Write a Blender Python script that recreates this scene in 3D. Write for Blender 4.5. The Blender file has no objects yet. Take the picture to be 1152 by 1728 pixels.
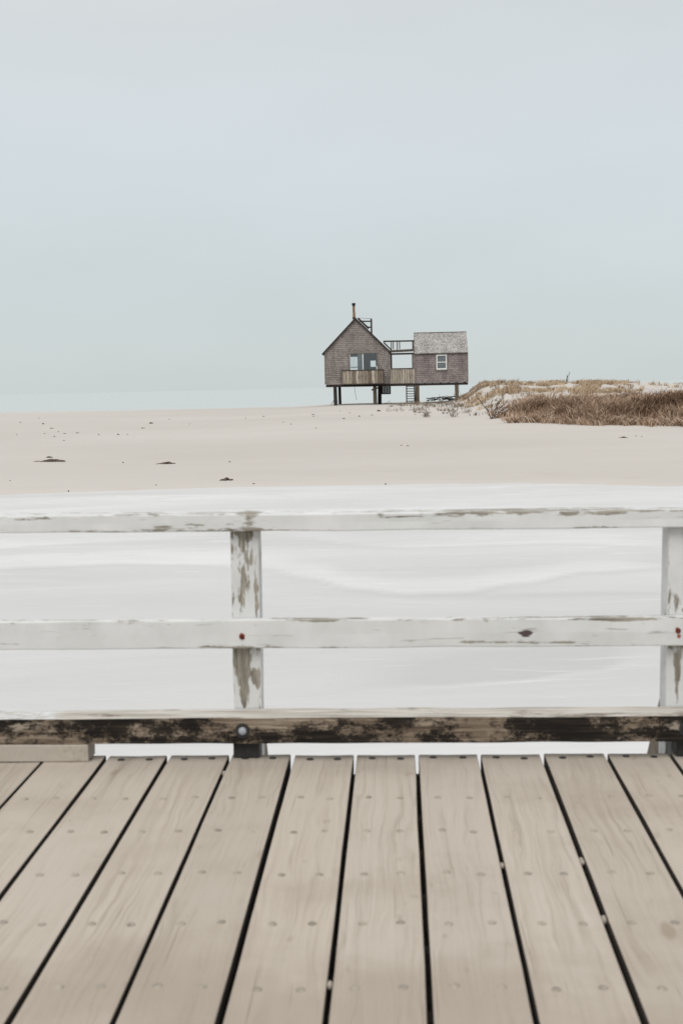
import bpy, math, random
from mathutils import Vector, Matrix, noise as mnoise
random.seed(7)
S = bpy.context.scene
COL = S.collection
PI = math.pi

# ------------------------------------------------------------------ camera frame
F = 2100.0                       # focal length in photo pixels (1152 x 1728)
CX, CY = 576.0, 864.0
H = 1.32                         # eye height above the deck
ROLL, PITCH, YAW = math.radians(1.25458), math.radians(5.72814), math.radians(2.68287)
RC = Matrix.Rotation(YAW, 3, 'Z') @ Matrix.Rotation(PI/2 - PITCH, 3, 'X') @ Matrix.Rotation(-ROLL, 3, 'Z')
CAM = Vector((0, 0, H))
def ray(px, py):
    return RC @ Vector(((px - CX)/F, -(py - CY)/F, -1.0))
def project(p):
    q = RC.transposed() @ (p - CAM)
    return (CX + F*q.x/-q.z, CY - F*q.y/-q.z)

# ------------------------------------------------------------------ tagging / building helpers
def tag(o, label=None, cat=None, group=None, kind=None):
    if label: o['label'] = label
    if cat: o['category'] = cat
    if group: o['group'] = group
    if kind: o['kind'] = kind
    return o
def empty(name, loc=(0, 0, 0), rot=None):
    o = bpy.data.objects.new(name, None); COL.objects.link(o)
    o.empty_display_size = 0.2
    if rot is not None:
        o.matrix_world = Matrix.Translation(loc) @ rot.to_4x4()
    else:
        o.location = loc
    return o

class MB:
    def __init__(s):
        s.v = []; s.f = []; s.mi = []; s.cur = 0; s.smooth = []; s.sm = False; s.tint = []; s.tv = 0.5
    def add(s, vs, fs):
        b = len(s.v); s.v += [tuple(p) for p in vs]; s.tint += [s.tv]*len(vs)
        for f in fs:
            s.f.append(tuple(i + b for i in f)); s.mi.append(s.cur); s.smooth.append(s.sm)
    def box(s, x0, x1, y0, y1, z0, z1):
        s.add([(x0,y0,z0),(x1,y0,z0),(x1,y1,z0),(x0,y1,z0),(x0,y0,z1),(x1,y0,z1),(x1,y1,z1),(x0,y1,z1)],
              [(0,3,2,1),(4,5,6,7),(0,1,5,4),(1,2,6,5),(2,3,7,6),(3,0,4,7)])
        return s
    def prism(s, poly, y0, y1):                       # polygon in XZ (counter-clockwise seen from -Y), extruded along Y
        n = len(poly)
        vs = [(x, y0, z) for x, z in poly] + [(x, y1, z) for x, z in poly]
        s.add(vs, [tuple(range(n)), tuple(range(2*n-1, n-1, -1))] + [(i, i+n, (i+1) % n + n, (i+1) % n) for i in range(n)])
        return s
    def prism_x(s, poly, x0, x1):                     # polygon in YZ extruded along X
        n = len(poly)
        vs = [(x0, y, z) for y, z in poly] + [(x1, y, z) for y, z in poly]
        s.add(vs, [tuple(range(n-1, -1, -1)), tuple(range(n, 2*n))] + [(i, (i+1) % n, (i+1) % n + n, i+n) for i in range(n)])
        return s
    def beam(s, p0, p1, w, h, up=Vector((0, 0, 1))):  # straight rectangular bar
        p0, p1 = Vector(p0), Vector(p1); d = (p1-p0).normalized()
        if abs(d.dot(up)) > .98: up = Vector((0, 1, 0))
        a = d.cross(up).normalized()*w/2; b = a.cross(d).normalized()*h/2
        c = [(-1,-1),(1,-1),(1,1),(-1,1)]
        s.add([p0+a*i+b*j for i, j in c] + [p1+a*i+b*j for i, j in c],
              [(0,3,2,1),(4,5,6,7),(0,1,5,4),(1,2,6,5),(2,3,7,6),(3,0,4,7)])
        return s
    def timber(s, x0, x1, y0, y1, z0, z1, n=60, jit=.002, seed=0, top=None, axis=0):
        """long sawn timber along x with slightly worn, wandering arrises; faces up get material 'top'"""
        ring = [(0,0),(.5,0),(1,0),(1,.5),(1,1),(.5,1),(0,1),(0,.5)]
        vs = []
        for i in range(n+1):
            x = x0 + (x1-x0)*i/n
            for k, (a, b) in enumerate(ring):
                q = Vector((x*4+seed, k*3.1, seed*.7))
                dy = mnoise.noise(q)*jit; dz = mnoise.noise(q+Vector((9, 9, 9)))*jit
                vs.append((x, y0+(y1-y0)*a+dy, z0+(z1-z0)*b+dz))
        m = len(ring)
        keep = s.cur
        for i in range(n):
            pass
        b0 = len(s.v); s.v += vs; s.tint += [s.tv]*len(vs)
        def face(f, mi): s.f.append(f); s.mi.append(mi); s.smooth.append(False)
        for i in range(n):
            for k in range(m):
                k2 = (k+1) % m
                mi = top if (top is not None and k in (4, 5)) else keep
                face((b0+i*m+k, b0+(i+1)*m+k, b0+(i+1)*m+k2, b0+i*m+k2)[::-1], mi)
        face(tuple(b0+k for k in range(m))[::-1][::-1], keep)
        face(tuple(b0+n*m+k for k in range(m))[::-1], keep)
        return s
    def tube(s, pts, rad, seg=6):
        pts = [Vector(p) for p in pts]; vs = []; n = len(pts)
        if not hasattr(rad, '__len__'): rad = [rad]*n
        for i, p in enumerate(pts):
            d = (pts[min(i+1, n-1)] - pts[max(i-1, 0)]).normalized()
            up = Vector((0, 0, 1)) if abs(d.z) < .9 else Vector((1, 0, 0))
            a = d.cross(up).normalized(); b = a.cross(d)
            for k in range(seg):
                t = 2*PI*k/seg
                vs.append(p + a*math.cos(t)*rad[i] + b*math.sin(t)*rad[i])
        fs = [tuple(range(seg))[::-1], tuple(range((n-1)*seg, n*seg))]
        for i in range(n-1):
            for k in range(seg):
                k2 = (k+1) % seg
                fs.append((i*seg+k, i*seg+k2, (i+1)*seg+k2, (i+1)*seg+k))
        s.add(vs, fs); return s
    def build(s, name, mats, parent=None, loc=(0, 0, 0), bevel=0, uv=False, tint=False):
        me = bpy.data.meshes.new(name); me.from_pydata(s.v, [], s.f)
        if not isinstance(mats, (list, tuple)): mats = [mats]
        for m in mats: me.materials.append(m)
        me.polygons.foreach_set('material_index', s.mi)
        me.polygons.foreach_set('use_smooth', s.smooth)
        if tint:
            at = me.attributes.new('tint', 'FLOAT', 'POINT'); at.data.foreach_set('value', s.tint)
        me.update()
        if uv:
            l = me.uv_layers.new(name='uv')
            for p in me.polygons:
                n = p.normal
                t1 = Vector((-n.y, n.x, 0))
                t1 = t1.normalized() if t1.length > .05 else Vector((1, 0, 0))
                t2 = n.cross(t1)
                for li in p.loop_indices:
                    c = me.vertices[me.loops[li].vertex_index].co
                    l.data[li].uv = (c.dot(t1), c.dot(t2))
        o = bpy.data.objects.new(name, me); COL.objects.link(o); o.location = loc
        if parent: o.parent = parent
        if bevel:
            b = o.modifiers.new('bevel', 'BEVEL'); b.width = bevel; b.segments = 2; b.limit_method = 'ANGLE'; b.angle_limit = math.radians(50)
        return o

# ------------------------------------------------------------------ material helpers
class NT:
    def __init__(s, name, rough=.8, spec=.3):
        s.m = bpy.data.materials.new(name); s.m.use_nodes = True
        s.t = s.m.node_tree; s.bsdf = s.t.nodes['Principled BSDF']; s.out = s.t.nodes['Material Output']
        s.bsdf.inputs['Roughness'].default_value = rough
        s.bsdf.inputs['Specular IOR Level'].default_value = spec
    def n(s, typ, **kw):
        nd = s.t.nodes.new(typ)
        for k, v in kw.items():
            if k.startswith('i_'):
                key = k[2:]
                key = int(key) if key.isdigit() else key.replace('_', ' ')
                s.put(nd.inputs[key], v)
            else: setattr(nd, k, v)
        return nd
    def put(s, sock, v):
        if isinstance(v, bpy.types.NodeSocket): s.t.links.new(v, sock)
        else:
            if sock.type == 'RGBA' and hasattr(v, '__len__') and len(v) == 3: v = (*v, 1)
            sock.default_value = v
    def coord(s, which='Object', scale=(1, 1, 1), rnd=False):
        c = s.n('ShaderNodeTexCoord').outputs[which]
        if rnd:
            oi = s.n('ShaderNodeObjectInfo').outputs['Random']
            ad = s.n('ShaderNodeVectorMath', operation='MULTIPLY_ADD', i_0=(1, 1, 1), i_2=c)
            cb = s.n('ShaderNodeCombineXYZ', i_X=s.math('MULTIPLY', oi, 37), i_Y=s.math('MULTIPLY', oi, 91), i_Z=s.math('MULTIPLY', oi, 13))
            s.put(ad.inputs[0], cb.outputs[0]); ad.inputs[1].default_value = (1, 1, 1)
            c = ad.outputs[0]
        return s.n('ShaderNodeMapping', i_Vector=c, i_Scale=scale).outputs[0]
    def noise(s, vec, scale=1, detail=4, rough=.55, dist=0):
        return s.n('ShaderNodeTexNoise', i_Vector=vec, i_Scale=scale, i_Detail=detail, i_Roughness=rough, i_Distortion=dist).outputs['Fac']
    def math(s, op, a, b=0, c=0, clamp=False):
        nd = s.n('ShaderNodeMath', operation=op, use_clamp=clamp)
        s.put(nd.inputs[0], a); s.put(nd.inputs[1], b); s.put(nd.inputs[2], c)
        return nd.outputs[0]
    def ramp(s, fac, *stops):
        nd = s.n('ShaderNodeValToRGB', i_Fac=fac); e = nd.color_ramp.elements
        while len(e) < len(stops): e.new(.5)
        for el, (p, c) in zip(e, stops):
            el.position = p; el.color = (*c, 1) if hasattr(c, '__len__') else (c, c, c, 1)
        return nd.outputs['Color']
    def step(s, x, lo, hi):
        nd = s.n('ShaderNodeMapRange', interpolation_type='SMOOTHSTEP')
        s.put(nd.inputs['Value'], x); nd.inputs['From Min'].default_value = lo; nd.inputs['From Max'].default_value = hi
        return nd.outputs[0]
    def mix(s, fac, a, b, mode='MIX'):
        nd = s.n('ShaderNodeMix', data_type='RGBA', blend_type=mode)
        s.put(nd.inputs['Factor'], fac); s.put(nd.inputs['A'] if 0 else nd.inputs[6], a); s.put(nd.inputs[7], b)
        return nd.outputs[2]
    def blobs(s, vec, items):
        """max over soft ellipsoids (cx,cy,cz,rx,ry,rz,amp): 1 at the centre, 0 at the rim"""
        tot = None
        for cx, cy, cz, rx, ry, rz, amp in items:
            mp = s.n('ShaderNodeVectorMath', operation='SUBTRACT'); s.put(mp.inputs[0], vec); mp.inputs[1].default_value = (cx, cy, cz)
            dv = s.n('ShaderNodeVectorMath', operation='MULTIPLY', i_0=mp.outputs[0]); dv.inputs[1].default_value = (1/rx, 1/ry, 1/rz)
            ln = s.n('ShaderNodeVectorMath', operation='LENGTH', i_0=dv.outputs[0]).outputs['Value']
            q = s.math('MULTIPLY', s.math('SUBTRACT', 1, ln, clamp=True), amp)
            tot = q if tot is None else s.math('MAXIMUM', tot, q)
        return tot
    def color(s, c): s.put(s.bsdf.inputs['Base Color'], c); return s
    def bump(s, h, strength=.3, dist=.01):
        b = s.n('ShaderNodeBump', i_Height=h, i_Strength=strength, i_Distance=dist)
        s.t.links.new(b.outputs[0], s.bsdf.inputs['Normal']); return s

def m_plain(name, c, rough=.7, var=.15, scale=6, stretch=(1, 1, 1), spec=.3):
    t = NT(name, rough, spec); v = t.coord('Object', stretch, rnd=True)
    f = t.noise(v, scale, 5, .6)
    d = tuple(x*(1-var*2) for x in c); b = tuple(min(1, x*(1+var*1.6)) for x in c)
    t.color(t.ramp(f, (.3, d), (.7, b))); t.bump(f, .25, .01); return t.m

def m_deck():
    t = NT('weathered_deck_wood', .78, .25)
    v = t.coord('Object', (1, 1, 1), rnd=True)
    warp = t.noise(t.n('ShaderNodeMapping', i_Vector=v, i_Scale=(9, 1.6, 9)).outputs[0], 1, 3)
    g = t.n('ShaderNodeMapping', i_Vector=v, i_Scale=(70, 1.3, 40)).outputs[0]
    g2 = t.n('ShaderNodeVectorMath', operation='ADD', i_0=g); cb = t.n('ShaderNodeCombineXYZ', i_X=t.math('MULTIPLY', warp, 7)); t.put(g2.inputs[1], cb.outputs[0])
    grain = t.noise(g2.outputs[0], 1, 5, .6, .4)
    blot = t.noise(t.n('ShaderNodeMapping', i_Vector=v, i_Scale=(5, 2.2, 5)).outputs[0], 1, 5, .6)
    base = t.ramp(grain, (.27, (.305, .26, .212)), (.48, (.41, .36, .305)), (.73, (.465, .415, .358)))
    c = t.mix(t.step(blot, .35, .72), base, (.43, .382, .328))
    oi = t.n('ShaderNodeObjectInfo').outputs['Random']
    c = t.mix(1, c, t.ramp(oi, (0, (.88, .875, .86)), (.5, (.965, .96, .945)), (1, (.925, .93, .93))), 'MULTIPLY')
    spot = t.noise(t.n('ShaderNodeMapping', i_Vector=v, i_Scale=(22, 9, 22)).outputs[0], 1, 3, .5)
    c = t.mix(t.math('MULTIPLY', t.step(spot, .67, .76), .45), c, (.25, .205, .16))
    vo = t.coord('Object')
    wy = t.n('ShaderNodeNewGeometry').outputs['Position']
    dirt = t.noise(t.n('ShaderNodeMapping', i_Vector=wy, i_Scale=(1.1, 1.5, 1)).outputs[0], 1, 6, .62)
    dirt_vignette = t.math('ADD', dirt, t.math('MULTIPLY', t.step(t.n('ShaderNodeSeparateXYZ', i_Vector=wy).outputs[1], 3.2, 2.2), .22))  # blotchy dirt, plus a lens vignette painted in as darkening towards the camera
    c = t.mix(t.math('MULTIPLY', t.step(dirt_vignette, .46, .74), .62), c, (.28, .232, .183))
    kn = t.n('ShaderNodeTexVoronoi', i_Vector=t.n('ShaderNodeMapping', i_Vector=v, i_Scale=(4.2, 1.5, 1)).outputs[0], i_Scale=1).outputs['Distance']
    c = t.mix(t.math('MULTIPLY', t.step(t.math('ADD', kn, t.math('MULTIPLY', spot, .08)), .135, .085), .55), c, (.22, .17, .12))
    crack = t.noise(t.n('ShaderNodeMapping', i_Vector=v, i_Scale=(120, 2.2, 60)).outputs[0], 1, 2, .5, .2)
    c = t.mix(t.math('MULTIPLY', t.step(crack, .67, .75), .4), c, (.16, .125, .09))
    t.color(c); t.bump(grain, .5, .004); return t.m

def m_rotten(dark=.5):
    t = NT('rotting_dark_timber', .85, .2)
    v = t.coord('Object', (1, 1, 1))
    a = t.noise(t.n('ShaderNodeMapping', i_Vector=v, i_Scale=(17, 22, 30)).outputs[0], 1, 10, .84, .15)
    big = t.noise(t.n('ShaderNodeMapping', i_Vector=v, i_Scale=(3.6, 2, 7)).outputs[0], 1, 3, .5)
    grain = t.noise(t.n('ShaderNodeMapping', i_Vector=v, i_Scale=(5, 60, 110)).outputs[0], 1, 4, .6, .3)
    wood = t.ramp(grain, (.3, (.085, .06, .042)), (.5, (.19, .145, .105)), (.72, (.36, .30, .235)))
    m = t.math('ADD', a, t.math('MULTIPLY', t.math('SUBTRACT', big, .5), .75))
    # the rot is heavier left of the post and lighter towards the right-hand end
    c = t.mix(t.step(m, .475, .60), t.ramp(grain, (.45, (.010, .008, .0065)), (.75, (.045, .034, .025))), wood)
    pale = t.noise(t.n('ShaderNodeMapping', i_Vector=v, i_Scale=(6, 9, 13)).outputs[0], 1, 6, .7)
    c = t.mix(t.math('MULTIPLY', t.step(pale, .60, .70), .7), c, (.40, .34, .27))
    t.color(c); t.bump(a, .6, .006); return t.m

def m_paletop():
    t = NT('worn_pale_timber', .8, .25)
    v = t.coord('Object', (1, 1, 1))
    g = t.noise(t.n('ShaderNodeMapping', i_Vector=v, i_Scale=(3, 90, 60)).outputs[0], 1, 5, .6, .4)
    p = t.noise(t.n('ShaderNodeMapping', i_Vector=v, i_Scale=(5, 12, 12)).outputs[0], 1, 6, .65)
    c = t.ramp(g, (.3, (.17, .145, .118)), (.5, (.43, .40, .355)), (.68, (.58, .56, .525)))
    c = t.mix(t.math('MULTIPLY', t.step(p, .54, .66), .8), c, (.13, .105, .08))
    bl = t.blobs(v, [(-1.3, 4.25, .155, .28, .4, .1, 1)])
    flk = t.noise(t.n('ShaderNodeMapping', i_Vector=v, i_Scale=(22, 40, 40)).outputs[0], 1, 6, .7)
    c = t.mix(t.step(t.math('MULTIPLY', flk, t.step(bl, .0, .4)), .40, .60), c, (.56, .575, .58))
    t.color(c); t.bump(g, .4, .004); return t.m

def m_paint(name, grain_scale, blobs, thr=.66, rust=(), line_thr=.69, knot=(), edges=(), ax=2):
    """old white paint over grey wood; worn where the noise (plus the listed bald patches) passes a threshold"""
    t = NT(name, .62, .35)
    v = t.coord('Object', (1, 1, 1))
    def mp(sc): return t.n('ShaderNodeMapping', i_Vector=v, i_Scale=sc).outputs[0]
    gs = grain_scale
    wear = t.noise(mp(gs), 1, 8, .66, .4)
    fine = t.noise(mp(tuple(x*3.0 for x in gs)), 1, 4, .6, .3)
    grit = t.noise(mp(tuple(10 + x*1.2 for x in gs)), 1, 6, .7)
    w = t.math('ADD', t.math('MULTIPLY', t.math('SUBTRACT', wear, .5), 1.5), t.math('MULTIPLY', t.math('SUBTRACT', grit, .5), 1.5))
    if blobs: w = t.math('ADD', w, t.math('MULTIPLY', t.blobs(v, blobs), .62))
    if edges:
        z = t.n('ShaderNodeSeparateXYZ', i_Vector=v).outputs[ax]
        dd = None
        for ez, rr in edges:
            q = t.math('MULTIPLY', t.math('SUBTRACT', 1, t.math('DIVIDE', t.math('ABSOLUTE', t.math('SUBTRACT', z, ez)), rr), clamp=True), .26)
            dd = q if dd is None else t.math('MAXIMUM', dd, q)
        w = t.math('ADD', w, dd)
    mask = t.step(w, thr-.07, thr+.09)
    line = t.step(fine, line_thr, line_thr+.05)
    chalk = t.noise(v, 9, 5, .6)
    paint = t.ramp(chalk, (.3, (.535, .54, .529)), (.7, (.615, .617, .608)))
    green = t.noise(mp((3, 3, 3)), 1, 3)
    paint = t.mix(t.math('MULTIPLY', t.step(green, .55, .75), .35), paint, (.50, .53, .495))
    wood = t.ramp(fine, (.3, (.10, .087, .068)), (.5, (.245, .222, .182)), (.72, (.38, .355, .305)))
    c = t.mix(mask, paint, wood)
    c = t.mix(t.math('MULTIPLY', line, .55), c, (.22, .185, .15))
    for (x, y, z, r) in knot:
        k = t.blobs(v, [(x, y, z, r*1.6, .2, r*.8, 1)])
        kk = t.math('ADD', k, t.math('MULTIPLY', t.math('SUBTRACT', fine, .5), 1.2))
        c = t.mix(t.step(kk, .3, .5), c, (.07, .05, .05))
    for (x, y, z, r) in rust:
        k = t.blobs(v, [(x, y, z, r, .2, r*1.3, 1)])
        kk = t.math('ADD', k, t.math('MULTIPLY', t.math('SUBTRACT', t.noise(v, 60, 3), .5), .9))
        c = t.mix(t.step(kk, .28, .5), c, (.30, .075, .035))
    t.color(c); t.bump(t.math('SUBTRACT', t.math('MULTIPLY', fine, .3), mask), .35, .002); return t.m

def m_shingle(name, c1, c2, mortar, w=.15, h=.14, blotch=(.8, 1.15), speck=None):
    t = NT(name, .85, .15)
    uv = t.coord('UV', (1, 1, 1))
    wob = t.noise(uv, 3.5, 3)
    ad = t.n('ShaderNodeVectorMath', operation='ADD', i_0=uv); cb = t.n('ShaderNodeCombineXYZ', i_Y=t.math('MULTIPLY', wob, .06)); t.put(ad.inputs[1], cb.outputs[0])
    b = t.n('ShaderNodeTexBrick', i_Vector=ad.outputs[0], i_Color1=c1, i_Color2=c2, i_Mortar=mortar, i_Scale=1, i_Mortar_Size=.011, i_Mortar_Smooth=.3, i_Bias=-.1, i_Brick_Width=w, i_Row_Height=h)
    b.offset = .5; b.offset_frequency = 2; b.squash = 1.3; b.squash_frequency = 3
    bl = t.noise(uv, 1.1, 5, .6)
    c = t.mix(1, b.outputs['Color'], t.ramp(bl, (.3, (blotch[0],)*3), (.7, (blotch[1],)*3)), 'MULTIPLY')
    sk = t.noise(t.n('ShaderNodeMapping', i_Vector=uv, i_Scale=(3.2, .5, 1)).outputs[0], 1, 4, .6)
    c = t.mix(1, c, t.ramp(sk, (.3, (.84, .83, .82)), (.7, (1.14, 1.14, 1.14))), 'MULTIPLY')
    fn = t.noise(t.n('ShaderNodeMapping', i_Vector=uv, i_Scale=(14, 8, 1)).outputs[0], 1, 3, .7)
    if speck:
        c = t.mix(t.step(fn, speck[0], speck[1]), c, speck[2])
        fn2 = t.noise(uv, 5.5, 4, .7)
        c = t.mix(t.step(fn2, .63, .68), c, (.045, .04, .04))
    else:
        c = t.mix(t.math('MULTIPLY', t.step(fn, .55, .75), .55), c, tuple(x*.45 for x in c1))
    t.color(c)
    t.bump(t.math('ADD', b.outputs['Fac'], fn), .6, -.015); return t.m

def m_boards(name, cols, bw=.14, axis='x', dark=(.05, .04, .035)):
    """vertical boards of uneven weathering (hut panels)"""
    t = NT(name, .85, .15)
    uv = t.coord('UV', (1, 1, 1))
    s = t.n('ShaderNodeSeparateXYZ', i_Vector=uv)
    k = t.math('DIVIDE', s.outputs[0], bw)
    idx = t.math('FLOOR', k); fr = t.math('FRACT', k)
    rn = t.n('ShaderNodeTexWhiteNoise', noise_dimensions='1D', i_W=idx).outputs['Value']
    col = t.ramp(rn, (0, cols[0]), (.5, cols[1]), (1, cols[2]))
    st = t.noise(t.n('ShaderNodeMapping', i_Vector=uv, i_Scale=(16, 2.2, 1)).outputs[0], 1, 5, .65)
    col = t.mix(t.math('MULTIPLY', t.step(st, .45, .68), .75), col, tuple(x*.38 for x in cols[1]))
    gap = t.math('LESS_THAN', t.math('MINIMUM', fr, t.math('SUBTRACT', 1, fr)), .05)
    col = t.mix(gap, col, dark)
    t.color(col); t.bump(t.math('SUBTRACT', st, gap), .5, .01); return t.m

def m_grass(name, a, b, c):
    t = NT(name, .8, .15)
    tn = t.n('ShaderNodeAttribute', attribute_name='tint').outputs['Fac']
    t.color(t.ramp(tn, (0, a), (.5, b), (1, c)))
    return t.m

def m_glass():
    t = NT('window_glass', .05, .5)
    tr = t.n('ShaderNodeBsdfTransparent', i_Color=(.97, .98, .98)); gl = t.n('ShaderNodeBsdfGlossy', i_Roughness=.04, i_Color=(.9, .95, 1))
    fr = t.n('ShaderNodeFresnel', i_IOR=1.5).outputs[0]
    mx = t.n('ShaderNodeMixShader', i_Fac=t.math('ADD', t.math('MULTIPLY', fr, 1.0), .04))
    t.t.links.new(tr.outputs[0], mx.inputs[1]); t.t.links.new(gl.outputs[0], mx.inputs[2])
    t.t.links.new(mx.outputs[0], t.out.inputs['Surface']); return t.m

# ------------------------------------------------------------------ terrain
def ss(a, b, x):
    t = max(0., min(1., (x-a)/(b-a))); return t*t*(3-2*t)
ICE_Z = -1.25
SEA_Z = -1.9
def shore(x):
    return 32.6 - .018*(x+2)**2*(1 if abs(x+2) < 12 else 12/abs(x+2)) - .9*ss(3, 7, x) + .10*mnoise.noise(Vector((x*.35, 3.3, 0)))
def fbm(x, y, s, o=4):
    a = 1; r = 0
    for i in range(o):
        r += a*mnoise.noise(Vector((x*s, y*s, 7.7*i))); a *= .5; s *= 2.1
    return r
def footline(x):                       # front edge of the grassy dune
    return 60.5 - .85*max(0, x-5.5) + .8*mnoise.noise(Vector((x*.5, 0, 0))) + .35*mnoise.noise(Vector((x*1.9, 4, 0)))
def terrain(x, y):
    sh = shore(x)
    crest = -.24 + .2*ss(-9, -4, x) - .02*ss(-3, -1, x)
    if y < sh:
        z = ICE_Z - .45*ss(0, 2.5, sh-y) - .05*(sh-y > 0)
    else:
        z = ICE_Z + .05*ss(-.1, .5, y-sh) + (crest-ICE_Z-.05)*(1-(1-min(1, (y-sh)/(95-sh)))**1.25)
    z += .035*fbm(x, y, .12)*ss(3, 16, y-sh) + .012*fbm(x+50, y, .9, 3)*ss(0, 6, y-sh)
    # far side of the berm falls to the sea
    back = 104 + 2*mnoise.noise(Vector((x*.08, 0, 5))) + 30*ss(7, 20, x)
    z -= 3.2*ss(0, 22, y-back)
    # front grassy mound
    fl = footline(x)
    m1 = ss(4.4, 7.5, x)*ss(0, 6.5, y-fl)*(1-.55*ss(10, 17, y-fl))
    z += .80*m1*(1+.18*fbm(x, y, .35))
    # rear ridge
    edge = 3.4 + .5*mnoise.noise(Vector((y*.2, 0, 9)))
    m2 = ss(edge, edge+3.3, x)**1.4*ss(72, 88, y)*(1-ss(97, 112, y))
    z += m2*(1.0 - .022*max(0, x-7) + .12*fbm(x+20, y, .3)) + .12*ss(.0, 4, x)*ss(74, 92, y)*fbm(x, y, .8, 3)
    return z
def ground_at(px, py):
    d = ray(px, py); d = d/d.y
    y = 20.
    prev = None
    while y < 130:
        p = CAM + d*y
        if p.z < max(terrain(p.x, p.y), -5): return Vector((p.x, p.y, terrain(p.x, p.y)))
        y += .12
    p = CAM + d*95
    return Vector((p.x, p.y, terrain(p.x, p.y)))

def axis_steps(segs):
    out = []
    for a, b, st in segs:
        k = max(1, int(round((b-a)/st)))
        out += [a + (b-a)*i/k for i in range(k)]
    out.append(segs[-1][1]); return out
def sheet(name, xs, ys, fz, mat):
    mb = MB(); mb.sm = True
    nx = len(xs)
    vs = [(x, y, fz(x, y)) for y in ys for x in xs]
    fs = [(j*nx+i, j*nx+i+1, (j+1)*nx+i+1, (j+1)*nx+i) for j in range(len(ys)-1) for i in range(nx-1)]
    mb.add(vs, fs)
    return tag(mb.build(name, mat), kind='structure')

# sand
t = NT('pale_beach_sand', .95, .1)
v = t.coord('Object')
lo = t.noise(t.n('ShaderNodeMapping', i_Vector=v, i_Scale=(.05, .12, .3)).outputs[0], 1, 5, .55)
mid = t.noise(t.n('ShaderNodeMapping', i_Vector=v, i_Scale=(.6, 1.6, 1)).outputs[0], 1, 6, .65)
c = t.ramp(lo, (.3, (.436, .408, .375)), (.7, (.484, .455, .421)))
c = t.mix(t.math('MULTIPLY', t.step(mid, .54, .78), .35), c, (.385, .345, .30))
fnz = t.noise(v, 9, 3, .7)
c = t.mix(t.math('MULTIPLY', t.step(fnz, .64, .76), .4), c, (.30, .26, .22))
t.color(c); t.bump(t.math('ADD', mid, t.math('MULTIPLY', fnz, .3)), .25, .05)
M_SAND = t.m
xs = axis_steps([(-900, -200, 60), (-200, -40, 8), (-40, -14, 1.2), (-14, 20, .3), (20, 40, 1.0), (40, 200, 8), (200, 900, 60)])
ys = axis_steps([(-60, 0, 10), (0, 27, 3), (27, 36, .3), (36, 52, .5), (52, 108, .3), (108, 150, 2)])
sheet('sand', xs, ys, terrain, M_SAND)

# frozen creek
t = NT('snow_dusted_ice', .55, .3)
v = t.coord('Object')
def mp(sc): return t.n('ShaderNodeMapping', i_Vector=v, i_Scale=sc).outputs[0]
warp = t.noise(mp((.12, .25, 1)), 1, 4, .5)
wv = t.n('ShaderNodeVectorMath', operation='ADD', i_0=v)
cb = t.n('ShaderNodeCombineXYZ', i_X=t.math('MULTIPLY', t.math('SUBTRACT', warp, .5), 5), i_Y=t.math('MULTIPLY', t.math('SUBTRACT', warp, .5), 2.4)); t.put(wv.inputs[1], cb.outputs[0])
swirl = t.noise(t.n('ShaderNodeMapping', i_Vector=wv.outputs[0], i_Scale=(.13, .55, 1)).outputs[0], 1, 5, .5, 1.2)
snow = t.n('ShaderNodeAttribute', attribute_name='snow').outputs['Fac']
f = t.math('ADD', snow, t.math('MULTIPLY', t.math('SUBTRACT', swirl, .5), .55))
c = t.ramp(f, (.1, (.445, .441, .431)), (.4, (.51, .507, .499)), (.6, (.575, .573, .568)), (1., (.64, .64, .637)))
streak = t.noise(t.n('ShaderNodeMapping', i_Vector=wv.outputs[0], i_Scale=(.75, 7, 1)).outputs[0], 1, 6, .62)
far = t.step(t.n('ShaderNodeSeparateXYZ', i_Vector=v).outputs[1], 14, 24)
c = t.mix(t.math('MULTIPLY', t.step(streak, .57, .66), t.math('ADD', .15, t.math('MULTIPLY', far, .75))), c, (.475, .468, .452))
c = t.mix(t.math('MULTIPLY', t.step(t.math('SUBTRACT', 1, streak), .60, .69), t.math('ADD', .3, t.math('MULTIPLY', far, .5))), c, (.68, .68, .678))
t.color(c)
crust = t.noise(t.n('ShaderNodeMapping', i_Vector=v, i_Scale=(2.2, 5.5, 1)).outputs[0], 1, 8, .72)
c = t.mix(t.math('MULTIPLY', t.step(crust, .52, .72), .35), c, (.455, .447, .43))
t.color(c)
t.bump(t.math('ADD', t.math('MULTIPLY', swirl, 1.2), t.math('ADD', t.math('MULTIPLY', streak, .25), t.math('MULTIPLY', crust, .4))), .4, .06)
M_ICE = t.m
def on_ice(px, py):
    d = ray(px, py); return CAM + d*((ICE_Z-CAM.z)/d.z)
def curve(pts):
    w = sorted([(q.x, q.y) for q in (on_ice(*p) for p in pts)])
    def f(x):
        if x <= w[0][0]: return w[0][1]
        for (x0, y0), (x1, y1) in zip(w[:-1], w[1:]):
            if x <= x1:
                t = (x-x0)/(x1-x0); t = t*t*(3-2*t); return y0+(y1-y0)*t
        return w[-1][1]
    return f, w[0][0], w[-1][0]
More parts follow.
